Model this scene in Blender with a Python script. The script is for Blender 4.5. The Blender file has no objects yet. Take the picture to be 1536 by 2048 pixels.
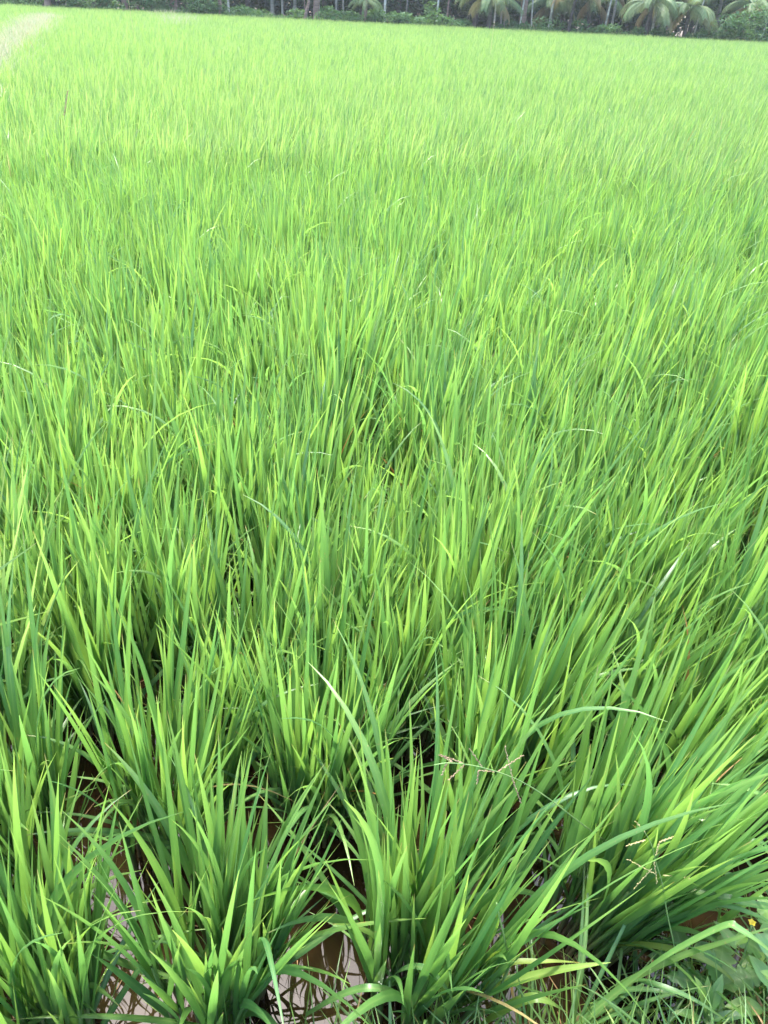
import bpy, math, random
import numpy as np
from mathutils import Matrix, Vector, Euler

PI = math.pi
R = math.radians
rng = np.random.default_rng(11)
random.seed(5)
sc = bpy.context.scene
col = sc.collection

# ------------------------------------------------------------------ camera
CAM_H = 1.35
PITCH = math.atan(1007 / 1607.0)
ROLL = R(2.85)
cam_d = bpy.data.cameras.new('camera')
cam_d.sensor_fit = 'VERTICAL'
cam_d.sensor_height = 24.0
cam_d.lens = 12.0 / (1024 / 1607.0)
cam_d.clip_start = 0.02
cam_d.clip_end = 1000
cam = bpy.data.objects.new('camera', cam_d)
col.objects.link(cam)
CAM_R = Matrix.Rotation(PI / 2 - PITCH, 3, 'X') @ Matrix.Rotation(ROLL, 3, 'Z')
cam.matrix_world = Matrix.Translation((0, 0, CAM_H)) @ CAM_R.to_4x4()
sc.camera = cam


def ray(px, py):
    return CAM_R @ Vector(((px - 768) / 1607.0, -(py - 1024) / 1607.0, -1))


def gp(px, py, z=0.0):
    """point of the photo's pixel at a given real height"""
    d = ray(px, py)
    t = (z - CAM_H) / d.z
    return Vector((d.x * t, d.y * t, z))


def at_dist(px, Y):
    """ground x of something seen at pixel column px standing at distance Y"""
    d = ray(px, 38 + (px - 768) * 0.0495)
    return d.x / d.y * Y


# ------------------------------------------------------------------ tags
def tag(o, label=None, cat=None, group=None, kind=None):
    if label: o['label'] = label
    if cat: o['category'] = cat
    if group: o['group'] = group
    if kind: o['kind'] = kind
    return o


def empty(name, loc=(0, 0, 0)):
    o = bpy.data.objects.new(name, None)
    o.empty_display_size = 0.1
    o.location = loc
    col.objects.link(o)
    return o


# ------------------------------------------------------------------ mesh collector
class MB:
    """collects vertices, quads/tris and a per-vertex colour attribute 'leaf'
       leaf = (random, length along, dryness, across)"""

    def __init__(self):
        self.v, self.f4, self.f3, self.c, self.n = [], [], [], [], 0

    def add(self, v, quads=None, tris=None, c=None):
        v = np.asarray(v, dtype=np.float32).reshape(-1, 3)
        if c is None:
            c = np.zeros((len(v), 4), dtype=np.float32)
        c = np.asarray(c, dtype=np.float32)
        if c.ndim == 1:
            c = np.tile(c, (len(v), 1))
        self.v.append(v)
        self.c.append(c)
        if quads is not None and len(quads):
            self.f4.append(np.asarray(quads, dtype=np.int32).reshape(-1, 4) + self.n)
        if tris is not None and len(tris):
            self.f3.append(np.asarray(tris, dtype=np.int32).reshape(-1, 3) + self.n)
        self.n += len(v)
        return self

    def mesh(self, name, mat, smooth=True):
        me = bpy.data.meshes.new(name)
        v = np.concatenate(self.v)
        c = np.concatenate(self.c)
        q = np.concatenate(self.f4) if self.f4 else np.zeros((0, 4), np.int32)
        t = np.concatenate(self.f3) if self.f3 else np.zeros((0, 3), np.int32)
        me.vertices.add(len(v))
        me.vertices.foreach_set('co', v.ravel())
        nl = q.size + t.size
        me.loops.add(nl)
        me.loops.foreach_set('vertex_index', np.concatenate([q.ravel(), t.ravel()]).astype(np.int32))
        npoly = len(q) + len(t)
        me.polygons.add(npoly)
        starts = np.concatenate([np.arange(len(q)) * 4, q.size + np.arange(len(t)) * 3]).astype(np.int32)
        me.polygons.foreach_set('loop_start', starts)
        me.polygons.foreach_set('use_smooth', np.full(npoly, smooth))
        at = me.color_attributes.new('leaf', 'FLOAT_COLOR', 'POINT')
        at.data.foreach_set('color', c.astype(np.float32).ravel())
        me.update(calc_edges=True)
        if mat is not None:
            me.materials.append(mat)
        return me

    def build(self, name, mat, parent=None, smooth=True):
        o = bpy.data.objects.new(name, self.mesh(name, mat, smooth))
        col.objects.link(o)
        if parent is not None:
            o.parent = parent
        return o


def link(name, me, parent=None):
    o = bpy.data.objects.new(name, me)
    col.objects.link(o)
    if parent is not None:
        o.parent = parent
    return o


def wprof(t, style='rice'):
    if style == 'rice':
        w = (0.62 + 0.38 * np.clip(t / 0.3, 0, 1)) * np.clip(1 - ((t - 0.3) / 0.7).clip(0, 1) ** 1.75, 0.0, 1)
    else:
        w = (0.55 + 0.45 * np.clip(t / 0.2, 0, 1)) * np.clip(1 - ((t - 0.2) / 0.8).clip(0, 1) ** 2.4, 0.0, 1)
    return np.maximum(w, 0.03)


def blades(mb, P, az, th0, bend, L, W, tw0, tw1, rnd, dry, S=8, K=3, fold=0.28, pw=1.6, wob=0.0, style='rice'):
    """many leaf blades at once: P base, az heading, th0 lean from vertical, bend total curl"""
    N = len(az)
    if N == 0:
        return
    t = np.linspace(0, 1, S + 1)
    th = th0[:, None] + bend[:, None] * t[None] ** pw
    azs = az[:, None] + wob * (rng.random(N)[:, None] - .5) * t[None] ** 2
    d = np.stack([np.sin(th) * np.cos(azs), np.sin(th) * np.sin(azs), np.cos(th)], -1)
    step = (L / S)[:, None, None]
    mid = 0.5 * (d[:, 1:] + d[:, :-1])
    pts = np.concatenate([np.zeros((N, 1, 3)), np.cumsum(mid * step, 1)], 1) + P[:, None]
    s0 = np.stack([-np.sin(azs), np.cos(azs), np.zeros_like(azs)], -1)
    n0 = np.cross(d, s0)
    tw = tw0[:, None] + tw1[:, None] * t[None]
    side = s0 * np.cos(tw)[..., None] + n0 * np.sin(tw)[..., None]
    nor = np.cross(d, side)
    w = 0.5 * W[:, None] * wprof(t, style)[None]
    cols = []
    if K == 3:
        rows = [pts - side * w[..., None], pts + nor * (fold * w)[..., None], pts + side * w[..., None]]
        acr = [0, 1, 0]
    elif K == 5:
        rows = [pts - side * w[..., None], pts - side * (w * .12)[..., None] + nor * (fold * .9 * w)[..., None],
                pts + nor * (fold * w)[..., None],
                pts + side * (w * .12)[..., None] + nor * (fold * .9 * w)[..., None], pts + side * w[..., None]]
        acr = [0, .0, 1, .0, 0]
    else:
        rows = [pts - side * w[..., None], pts + side * w[..., None]]
        acr = [0.0, 0.0]
    V = np.stack(rows, 2)                       # N, S+1, K, 3
    Kn = len(rows)
    C = np.zeros((N, S + 1, Kn, 4), np.float32)
    C[..., 0] = rnd[:, None, None]
    C[..., 1] = t[None, :, None]
    C[..., 2] = dry[:, None, None]
    C[..., 3] = np.array(acr)[None, None]
    i, j = np.meshgrid(np.arange(S), np.arange(Kn - 1), indexing='ij')
    q = np.stack([i * Kn + j, i * Kn + j + 1, (i + 1) * Kn + j + 1, (i + 1) * Kn + j], -1).reshape(-1, 4)
    Q = (q[None] + (np.arange(N) * (S + 1) * Kn)[:, None, None]).reshape(-1, 4)
    mb.add(V.reshape(-1, 3), Q, None, C.reshape(-1, 4))


def tubes(mb, A, B, r0, r1, sides=5, c=(0, 0, 0, 0)):
    A = np.asarray(A, float); B = np.asarray(B, float)
    N = len(A)
    d = B - A
    d /= np.linalg.norm(d, axis=1, keepdims=True) + 1e-9
    ref = np.where(np.abs(d[:, 2:3]) > .9, np.array([[1., 0, 0]]), np.array([[0, 0, 1.]]))
    u = np.cross(d, ref); u /= np.linalg.norm(u, axis=1, keepdims=True)
    v = np.cross(d, u)
    a = np.arange(sides) * 2 * PI / sides
    ring = u[:, None] * np.cos(a)[None, :, None] + v[:, None] * np.sin(a)[None, :, None]
    V = np.stack([A[:, None] + ring * r0, B[:, None] + ring * r1], 1).reshape(-1, 3)
    k = np.arange(sides); k2 = (k + 1) % sides
    q = np.stack([k, k2, sides + k2, sides + k], -1)
    Q = (q[None] + (np.arange(N) * 2 * sides)[:, None, None]).reshape(-1, 4)
    C = np.tile(np.asarray(c, np.float32), (len(V), 1))
    C[:, 1] = np.tile(np.repeat([0, 1], sides), N)
    C[:, 0] = np.repeat(rng.random(N), 2 * sides)
    mb.add(V, Q, None, C)


def smooth_path(pts, n):
    """Catmull-Rom through control points"""
    p = [np.array(x, float) for x in pts]
    p = [2 * p[0] - p[1]] + p + [2 * p[-1] - p[-2]]
    m = len(p) - 3
    out = []
    for k in range(n + 1):
        s = k / n * m
        i = min(int(s), m - 1)
        u = s - i
        a, b, c, d = p[i:i + 4]
        out.append(.5 * ((2 * b) + (-a + c) * u + (2 * a - 5 * b + 4 * c - d) * u * u + (-a + 3 * b - 3 * c + d) * u ** 3))
    return np.array(out)


def curve_tube(mb, pts, r0, r1, n=24, sides=6, c=(0, 0, 0, 0), rough=0.0, rfun=None, cap=True):
    P = smooth_path(pts, n)
    T = np.gradient(P, axis=0)
    T /= np.linalg.norm(T, axis=1, keepdims=True) + 1e-9
    ref = np.array([1., 0, 0]) if abs(T[0][2]) > .7 else np.array([0, 0, 1.])
    V, C = [], []
    a = np.arange(sides) * 2 * PI / sides
    u = np.cross(T[0], ref); u /= np.linalg.norm(u)
    for i in range(n + 1):
        u = u - T[i] * np.dot(u, T[i]); u /= np.linalg.norm(u)
        v = np.cross(T[i], u)
        t = i / n
        r = rfun(t) if rfun else r0 + (r1 - r0) * t
        rr = r * (1 + rough * (rng.random(sides) - .5))
        V.append(P[i] + (u[None] * np.cos(a)[:, None] + v[None] * np.sin(a)[:, None]) * rr[:, None])
        cc = np.tile(np.array(c, np.float32), (sides, 1)); cc[:, 1] = t
        C.append(cc)
    V = np.concatenate(V); C = np.concatenate(C)
    Q = []
    for i in range(n):
        for k in range(sides):
            k2 = (k + 1) % sides
            Q.append((i * sides + k, i * sides + k2, (i + 1) * sides + k2, (i + 1) * sides + k))
    T3 = []
    if cap:
        V = np.concatenate([V, P[-1:] + T[-1:] * r1 * .3])
        C = np.concatenate([C, C[-1:]])
        for k in range(sides):
            T3.append((n * sides + k, n * sides + (k + 1) % sides, len(V) - 1))
    mb.add(V, Q, T3, C)


def ribbon(mb, pts, W, n=18, up=(0, 0, 1), fold=0.25, rnd=.5, dry=0., roll=0., style='grass', twist=0.):
    """one long leaf through control points, its face turned to `up`"""
    P = smooth_path(pts, n)
    T = np.gradient(P, axis=0)
    T /= np.linalg.norm(T, axis=1, keepdims=True) + 1e-9
    t = np.linspace(0, 1, n + 1)
    upv = np.array(up, float)
    s = np.cross(T, upv[None])
    nn = np.linalg.norm(s, axis=1, keepdims=True)
    s = s / np.maximum(nn, 1e-4)
    for i in range(1, n + 1):                  # keep the sides consistent
        if np.dot(s[i], s[i - 1]) < 0: s[i] = -s[i]
    m = np.cross(s, T)
    ang = roll + twist * t
    side = s * np.cos(ang)[:, None] + m * np.sin(ang)[:, None]
    nor = np.cross(side, T)
    w = .5 * W * wprof(t, style)
    rows = np.stack([P - side * w[:, None], P - nor * (fold * w)[:, None], P + side * w[:, None]], 1)
    C = np.zeros((n + 1, 3, 4), np.float32)
    C[..., 0] = rnd; C[..., 1] = t[:, None]; C[..., 2] = dry; C[:, 1, 3] = 1
    Q = []
    for i in range(n):
        for j in range(2):
            Q.append((i * 3 + j, i * 3 + j + 1, i * 3 + j + 4, i * 3 + j + 3))
    mb.add(rows.reshape(-1, 3), Q, None, C.reshape(-1, 4))


# ------------------------------------------------------------------ materials
def nodes(name):
    m = bpy.data.materials.new(name)
    m.use_nodes = True
    nt = m.node_tree
    for n in list(nt.nodes): nt.nodes.remove(n)
    out = nt.nodes.new('ShaderNodeOutputMaterial')
    return m, nt, out


def N(nt, kind, **kw):
    n = nt.nodes.new(kind)
    for k, v in kw.items():
        setattr(n, k, v)
    return n


def ramp(nt, stops, interp='LINEAR'):
    r = nt.nodes.new('ShaderNodeValToRGB')
    r.color_ramp.interpolation = interp
    e = r.color_ramp.elements
    while len(e) < len(stops): e.new(0.5)
    for i, (p, c) in enumerate(stops):
        e[i].position = p
        e[i].color = (c[0], c[1], c[2], 1)
    return r


def mixc(nt, a, b, f):
    m = N(nt, 'ShaderNodeMix', data_type='RGBA')
    L = nt.links
    for s, x in ((6, a), (7, b)):
        if isinstance(x, tuple): m.inputs[s].default_value = (x[0], x[1], x[2], 1)
        else: L.new(x, m.inputs[s])
    if isinstance(f, (int, float)): m.inputs[0].default_value = f
    else: L.new(f, m.inputs[0])
    return m.outputs[2]


def mathn(nt, op, a, b=None, c=None, clamp=False):
    m = N(nt, 'ShaderNodeMath', operation=op)
    m.use_clamp = clamp
    for i, x in enumerate((a, b, c)):
        if x is None: continue
        if isinstance(x, (int, float)): m.inputs[i].default_value = x
        else: nt.links.new(x, m.inputs[i])
    return m.outputs[0]


def leaf_material(name, greens, tip, trans, trans_tip, dry_cols, tr=0.42, rough=0.38, tip_amt=0.75, rib=0.35, tip_pow=4.0, brown_tip=0.8,
                  spec=0.5, obj_var=True):
    m, nt, out = nodes(name)
    L = nt.links
    at = N(nt, 'ShaderNodeAttribute', attribute_name='leaf')
    sep = N(nt, 'ShaderNodeSeparateColor')
    L.new(at.outputs['Color'], sep.inputs[0])
    rnd, t, dry, acr = sep.outputs[0], sep.outputs[1], sep.outputs[2], at.outputs['Alpha']
    if obj_var:
        oi = N(nt, 'ShaderNodeObjectInfo')
        rv = mathn(nt, 'FRACT', mathn(nt, 'ADD', rnd, mathn(nt, 'MULTIPLY', oi.outputs['Random'], 0.37)))
    else:
        rv = rnd
    # ping-pong so the wrapped value stays smooth
    g = ramp(nt, greens)
    L.new(rv, g.inputs[0])
    tc = ramp(nt, trans)
    L.new(rv, tc.inputs[0])
    # how yellow the tip is differs from leaf to leaf
    tipf = mathn(nt, 'MULTIPLY', mathn(nt, 'POWER', t, tip_pow), mathn(nt, 'MULTIPLY_ADD', mathn(nt, 'FRACT', mathn(nt, 'MULTIPLY', rnd, 7.31)), tip_amt, 0.08), clamp=True)
    geo = N(nt, 'ShaderNodeNewGeometry')
    no = N(nt, 'ShaderNodeTexNoise')
    no.inputs['Scale'].default_value = 38
    no.inputs['Detail'].default_value = 3
    L.new(geo.outputs['Position'], no.inputs['Vector'])
    mott = mathn(nt, 'MULTIPLY_ADD', no.outputs[0], 0.5, 0.75)
    base = mixc(nt, g.outputs[0], tip, tipf)
    tcol = mixc(nt, tc.outputs[0], trans_tip, tipf)
    ribf = mathn(nt, 'MULTIPLY', mathn(nt, 'POWER', acr, 5.0), rib)
    base = mixc(nt, base, (tip[0] * 1.1, tip[1] * 1.05, tip[2] * 1.3), ribf)
    dr = ramp(nt, dry_cols)
    L.new(mathn(nt, 'FRACT', mathn(nt, 'ADD', rnd, mathn(nt, 'MULTIPLY', no.outputs[0], .5))), dr.inputs[0])
    # browned points on some leaves, small rust spots
    pick = mathn(nt, 'GREATER_THAN', mathn(nt, 'FRACT', mathn(nt, 'MULTIPLY', rnd, 13.7)), .62)
    brown = mathn(nt, 'MULTIPLY', mathn(nt, 'MULTIPLY', mathn(nt, 'SUBTRACT', t, .93), 16.0, clamp=True), mathn(nt, 'MULTIPLY', pick, brown_tip))
    n3 = N(nt, 'ShaderNodeTexNoise'); n3.inputs['Scale'].default_value = 210; n3.inputs['Detail'].default_value = 1
    L.new(geo.outputs['Position'], n3.inputs['Vector'])
    spot = mathn(nt, 'MULTIPLY', mathn(nt, 'MULTIPLY', mathn(nt, 'SUBTRACT', n3.outputs[0], .70), 18.0, clamp=True), .45 * brown_tip)
    dry = mathn(nt, 'MAXIMUM', mathn(nt, 'MAXIMUM', dry, brown), spot)
    vein = mathn(nt, 'MULTIPLY_ADD', mathn(nt, 'SINE', mathn(nt, 'MULTIPLY', acr, 34.0)), .10, .95)
    base = mixc(nt, base, dr.outputs[0], dry)
    tcol = mixc(nt, tcol, dr.outputs[0], dry)
    vm = N(nt, 'ShaderNodeVectorMath', operation='SCALE')
    L.new(base, vm.inputs[0]); L.new(mathn(nt, 'MULTIPLY', mott, vein), vm.inputs['Scale'])
    p = N(nt, 'ShaderNodeBsdfPrincipled')
    p.inputs['Roughness'].default_value = rough
    p.inputs['Specular IOR Level'].default_value = spec
    L.new(vm.outputs[0], p.inputs['Base Color'])
    tl = N(nt, 'ShaderNodeBsdfTranslucent')
    L.new(tcol, tl.inputs['Color'])
    ms = N(nt, 'ShaderNodeMixShader')
    ms.inputs[0].default_value = tr
    L.new(p.outputs[0], ms.inputs[1]); L.new(tl.outputs[0], ms.inputs[2])
    L.new(ms.outputs[0], out.inputs[0])
    return m


DRY = [(0, (.34, .21, .07)), (.35, (.36, .19, .055)), (.6, (.44, .34, .16)), (1, (.28, .22, .09))]
M = {}
RICE_G = [(0, (.040, .120, .042)), (.3, (.056, .144, .040)), (.6, (.084, .176, .038)), (.85, (.052, .142, .050)), (1, (.040, .120, .042))]
RICE_T = [(0, (.13, .32, .062)), (.3, (.17, .38, .066)), (.6, (.26, .47, .062)), (.85, (.17, .38, .07)), (1, (.13, .32, .062))]
M['rice'] = leaf_material('rice_leaf', RICE_G, (.21, .33, .065), RICE_T, (.42, .58, .095), DRY, tip_pow=3.1, tip_amt=.85, tr=.44)  # lighter upper blade: partly own yellowing, partly light from above put into the colour
M['rice_far'] = leaf_material('rice_leaf_field', RICE_G, (.29, .36, .105), RICE_T, (.54, .61, .17), DRY, obj_var=False, tip_pow=2.7, tip_amt=.87, tr=.45)  # same leaf with paler tips; the far field's bright light is painted in
M['weed'] = leaf_material('weed_leaf', [(0, (.065, .165, .055)), (.5, (.10, .205, .05)), (1, (.17, .27, .05))], (.26, .34, .09),
                          [(0, (.14, .30, .06)), (.5, (.18, .36, .05)), (1, (.30, .46, .05))], (.4, .5, .1), DRY, tr=.35, rough=.42, tip_amt=.4, obj_var=False)
M['dry_grass'] = leaf_material('dry_grass_blade', [(0, (.30, .28, .17)), (.4, (.35, .33, .20)), (.6, (.26, .32, .12)), (1, (.12, .21, .055))], (.44, .43, .26),
                               [(0, (.34, .31, .20)), (1, (.25, .34, .11))], (.44, .41, .28), DRY, tr=.3, rough=.6, obj_var=False)
M['shrub'] = leaf_material('shrub_leaf', [(0, (.034, .085, .036)), (.5, (.054, .122, .045)), (1, (.09, .165, .055))], (.1, .17, .05),
                           [(0, (.06, .14, .03)), (1, (.12, .22, .04))], (.14, .24, .05), DRY, tr=.25, rough=.65, spec=.12, obj_var=False)
M['wood_leaf'] = leaf_material('wood_leaf', [(0, (.015, .040, .020)), (.5, (.026, .064, .027)), (1, (.05, .10, .036))], (.06, .1, .04),
                               [(0, (.03, .08, .02)), (1, (.06, .12, .03))], (.08, .13, .03), DRY, tr=.2, rough=.65, spec=.12, obj_var=False)
M['frond'] = leaf_material('palm_frond', [(0, (.04, .095, .042)), (.5, (.068, .135, .048)), (1, (.11, .165, .06))], (.20, .24, .09),
                           [(0, (.06, .11, .035)), (1, (.14, .19, .06))], (.24, .24, .09), [(0, (.24, .20, .09)), (.5, (.27, .19, .10)), (1, (.28, .26, .12))],
                           tr=.3, rough=.55, spec=.2, tip_pow=1.5, obj_var=True)


def simple(name, stops, scale=8., rough=.8, bump=0., stretch=(1, 1, 1), spec=.3, detail=6):
    m, nt, out = nodes(name)
    L = nt.links
    geo = N(nt, 'ShaderNodeTexCoord')
    mp = N(nt, 'ShaderNodeMapping')
    mp.inputs['Scale'].default_value = stretch
    L.new(geo.outputs['Object'], mp.inputs[0])
    no = N(nt, 'ShaderNodeTexNoise')
    no.inputs['Scale'].default_value = scale
    no.inputs['Detail'].default_value = detail
    L.new(mp.outputs[0], no.inputs['Vector'])
    r = ramp(nt, stops)
    L.new(no.outputs[0], r.inputs[0])
    p = N(nt, 'ShaderNodeBsdfPrincipled')
    p.inputs['Roughness'].default_value = rough
    p.inputs['Specular IOR Level'].default_value = spec
    L.new(r.outputs[0], p.inputs['Base Color'])
    if bump:
        b = N(nt, 'ShaderNodeBump')
        b.inputs['Strength'].default_value = bump
        b.inputs['Distance'].default_value = .02
        L.new(no.outputs[0], b.inputs['Height'])
        L.new(b.outputs[0], p.inputs['Normal'])
    L.new(p.outputs[0], out.inputs[0])
    return m


M['stalk'] = simple('rice_stalk', [(.3, (.045, .10, .025)), (.55, (.09, .16, .045)), (.75, (.18, .18, .08))], 30, .5)
_nt = M['stalk'].node_tree
_p = [n for n in _nt.nodes if n.type == 'BSDF_PRINCIPLED'][0]
_src = _p.inputs['Base Color'].links[0].from_socket
_at = N(_nt, 'ShaderNodeAttribute', attribute_name='leaf')
_sp = N(_nt, 'ShaderNodeSeparateColor'); _nt.links.new(_at.outputs['Color'], _sp.inputs[0])
_f = ramp(_nt, [(.12, (1, 1, 1)), (.5, (0, 0, 0))]); _nt.links.new(_sp.outputs[1], _f.inputs[0])
_nt.links.new(mixc(_nt, _src, (.12, .085, .045), _f.outputs[0]), _p.inputs['Base Color'])
M['soil'] = simple('paddy_soil', [(.3, (.06, .042, .025)), (.7, (.13, .095, .06))], 6, .9, .4)
M['mud'] = simple('bank_mud', [(.25, (.035, .026, .017)), (.5, (.075, .055, .036)), (.75, (.13, .10, .07))], 22, .55, .9, spec=.5)
M['brown_bark'] = simple('brown_bark', [(.3, (.10, .065, .05)), (.7, (.20, .14, .11))], 3, .9, .6, (1, 1, 4))
M['dark_bark'] = simple('dark_bark', [(.3, (.03, .025, .022)), (.7, (.075, .058, .05))], 3, .9, .6, (1, 1, 4))
M['pale_bark'] = simple('pale_bark', [(.3, (.16, .16, .13)), (.7, (.42, .42, .36))], 2, .8, .2, (1, 1, 3))
M['grey_bark'] = simple('grey_bark', [(.3, (.08, .08, .065)), (.7, (.19, .185, .15))], 2, .8, .3, (1, 1, 3))
M['culm'] = simple('weed_culm', [(.3, (.10, .19, .06)), (.7, (.20, .28, .09))], 40, .5)
M['spikelet'] = simple('spikelet', [(.35, (.34, .28, .11)), (.65, (.45, .36, .18))], 160, .7)
M['brown_spikelet'] = simple('brown_spikelet', [(.35, (.20, .12, .07)), (.65, (.34, .25, .15))], 160, .7)
M['petal'] = simple('yellow_petal', [(.3, (.5, .34, .02)), (.7, (.58, .44, .04))], 60, .6)
M['straw'] = simple('straw', [(.3, (.20, .12, .05)), (.7, (.36, .22, .10))], 30, .7)

# paddy water: muddy, still, mirror-like
m, nt, out = nodes('muddy_water')
tc = N(nt, 'ShaderNodeTexCoord')
n1 = N(nt, 'ShaderNodeTexNoise'); n1.inputs['Scale'].default_value = 5; n1.inputs['Detail'].default_value = 6
nt.links.new(tc.outputs['Object'], n1.inputs['Vector'])
r = ramp(nt, [(.3, (.009, .0052, .0020)), (.6, (.016, .0095, .0038)), (.8, (.030, .019, .008))])
nt.links.new(n1.outputs[0], r.inputs[0])
n2 = N(nt, 'ShaderNodeTexNoise'); n2.inputs['Scale'].default_value = 14; n2.inputs['Detail'].default_value = 1
nt.links.new(tc.outputs['Object'], n2.inputs['Vector'])
b = N(nt, 'ShaderNodeBump'); b.inputs['Strength'].default_value = .05; b.inputs['Distance'].default_value = .02
nt.links.new(n2.outputs[0], b.inputs['Height'])
p = N(nt, 'ShaderNodeBsdfPrincipled')
p.inputs['Roughness'].default_value = .015
p.inputs['IOR'].default_value = 1.33
p.inputs['Specular IOR Level'].default_value = .55
nt.links.new(r.outputs[0], p.inputs['Base Color'])
nt.links.new(b.outputs[0], p.inputs['Normal'])
nt.links.new(p.outputs[0], out.inputs[0])
M['water'] = m

# ------------------------------------------------------------------ light
SUN_EL, SUN_AZ = R(70), R(-25)        # azimuth from +Y towards +X
w = bpy.data.worlds.new('World')
sc.world = w
w.use_nodes = True
nt = w.node_tree
bg = nt.nodes['Background']
sky = nt.nodes.new('ShaderNodeTexSky')
sky.sky_type = 'NISHITA'
sky.sun_disc = False
sky.sun_elevation = SUN_EL
sky.sun_rotation = SUN_AZ
sky.air_density = 1.0
sky.dust_density = 2.5
sky.ozone_density = 1.0
nt.links.new(sky.outputs[0], bg.inputs[0])
bg.inputs[1].default_value = .15
sd = bpy.data.lights.new('sun', 'SUN')
sd.energy = 1.75
sd.angle = R(10)
sd.color = (1, .975, .925)
so = bpy.data.objects.new('sun', sd)
col.objects.link(so)
dirn = Vector((math.sin(SUN_AZ) * math.cos(SUN_EL), math.cos(SUN_AZ) * math.cos(SUN_EL), math.sin(SUN_EL)))
so.rotation_euler = dirn.to_track_quat('Z', 'Y').to_euler()
so.location = (-8, 10, 30)

sc.view_settings.view_transform = 'Standard'
sc.view_settings.look = 'None'
sc.view_settings.gamma = 1
sc.view_settings.exposure = 2.92
sc.cycles.max_bounces = 8
sc.cycles.diffuse_bounces = 4
sc.cycles.transmission_bounces = 5
sc.cycles.glossy_bounces = 3
sc.cycles.volume_bounces = 1
sc.cycles.use_denoising = True

# ------------------------------------------------------------------ ground, water, bank
FIELD_END = 60.0
# the bank the photographer stands on: land on the near/right side of this line
BA = np.array(gp(880, 2060, .0)[:2]); BB = np.array(gp(1600, 1865, .0)[:2])
_bd = (BB - BA) / np.linalg.norm(BB - BA)
_bn = np.array([_bd[1], -_bd[0]])      # towards the land


def bank_dist(x, y):
    return (x - BA[0]) * _bn[0] + (y - BA[1]) * _bn[1]


def hnoise(x, y):
    return (np.sin(x * 9.1 + y * 3.7) + np.sin(x * 4.3 - y * 11.2 + 1.3) + .6 * np.sin(x * 21 + 2.1) * np.sin(y * 19 + .4)) / 2.6


def bank_h(x, y):
    d = bank_dist(x, y) + .05 * hnoise(x * .7, y * .7)
    s = np.clip((d + .08) / .36, 0, 1)
    return -.05 + .17 * s * s * (3 - 2 * s) + .012 * hnoise(x * 2.3, y * 2.1) * np.clip(d * 8 + 1, 0, 1)


g = MB()
g.add([(-400, -100, -.12), (400, -100, -.12), (400, 700, -.12), (-400, 700, -.12)], [(0, 1, 2, 3)])
o = g.build('ground', M['soil']); tag(o, 'flat brown soil under the paddy field', kind='structure', cat='ground')
g = MB()
g.add([(-60, -3, 0), (60, -3, 0), (60, FIELD_END + .4, 0), (-60, FIELD_END + .4, 0)], [(0, 1, 2, 3)])
o = g.build('water', M['water']); tag(o, 'still muddy brown water between the rice clumps', kind='structure', cat='water')

xs = np.linspace(-3.5, 4.0, 260); ys = np.linspace(-2.5, 2.1, 170)
X, Y = np.meshgrid(xs, ys, indexing='ij')
Z = bank_h(X, Y)
V = np.stack([X, Y, Z], -1).reshape(-1, 3)
ni, nj = X.shape
i, j = np.meshgrid(np.arange(ni - 1), np.arange(nj - 1), indexing='ij')
Q = np.stack([i * nj + j, (i + 1) * nj + j, (i + 1) * nj + j + 1, i * nj + j + 1], -1).reshape(-1, 4)
keep = (Z.reshape(-1)[Q].max(1) > -.045)
g = MB(); g.add(V, Q[keep])
o = g.build('earth_bank', M['mud']); tag(o, 'wet dark mud bank at the near right edge of the paddy', kind='structure', cat='bank')

# far bank under the trees
g = MB()
yy = np.linspace(FIELD_END + .2, 90, 40); xx = np.linspace(-75, 75, 120)
X, Y = np.meshgrid(xx, yy, indexing='ij')
Z = -.1 + .35 * np.clip((Y - FIELD_END - .2) / 1.0, 0, 1) + .05 * np.sin(X * 1.3 + Y)
ni, nj = X.shape
i, j = np.meshgrid(np.arange(ni - 1), np.arange(nj - 1), indexing='ij')
Q = np.stack([i * nj + j, (i + 1) * nj + j, (i + 1) * nj + j + 1, i * nj + j + 1], -1).reshape(-1, 4)
g.add(np.stack([X, Y, Z], -1).reshape(-1, 3), Q)
o = g.build('woodland_ground', M['soil']); tag(o, 'raised brown earth under the trees beyond the field', kind='structure', cat='ground')


# left bund: a strip of dry grass running away between two fields
def bund_mid(y): return -.345 * y - 1.65


def in_bund(x, y, m=0.0):
    return (np.abs(x - bund_mid(y)) < .32 + m) & (y > 7.3) & (y < 38)


g = MB()
yy = np.linspace(6.8, 39, 120); uu = np.linspace(-.95, .95, 9)
U, Yb = np.meshgrid(uu, yy, indexing='ij')
Xb = bund_mid(Yb) + U
Zb = -.06 + .30 * np.clip(1.25 - np.abs(U) / .76, 0, 1) * np.clip((Yb - 6.8) / .6, 0, 1) * np.clip((39 - Yb) / .6, 0, 1) + .03 * np.sin(Yb * 5 + U * 7)
ni, nj = U.shape
i, j = np.meshgrid(np.arange(ni - 1), np.arange(nj - 1), indexing='ij')
Q = np.stack([i * nj + j, (i + 1) * nj + j, (i + 1) * nj + j + 1, i * nj + j + 1], -1).reshape(-1, 4)
g.add(np.stack([Xb, Yb, Zb], -1).reshape(-1, 3), Q)
M['straw_soil'] = simple('straw_covered_soil', [(.3, (.22, .19, .11)), (.7, (.36, .33, .21))], 14, .9, .3)
o = g.build('earth_bund', M['straw_soil']); tag(o, 'low earth bund dividing two paddy fields at left', kind='structure', cat='bund')

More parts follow.
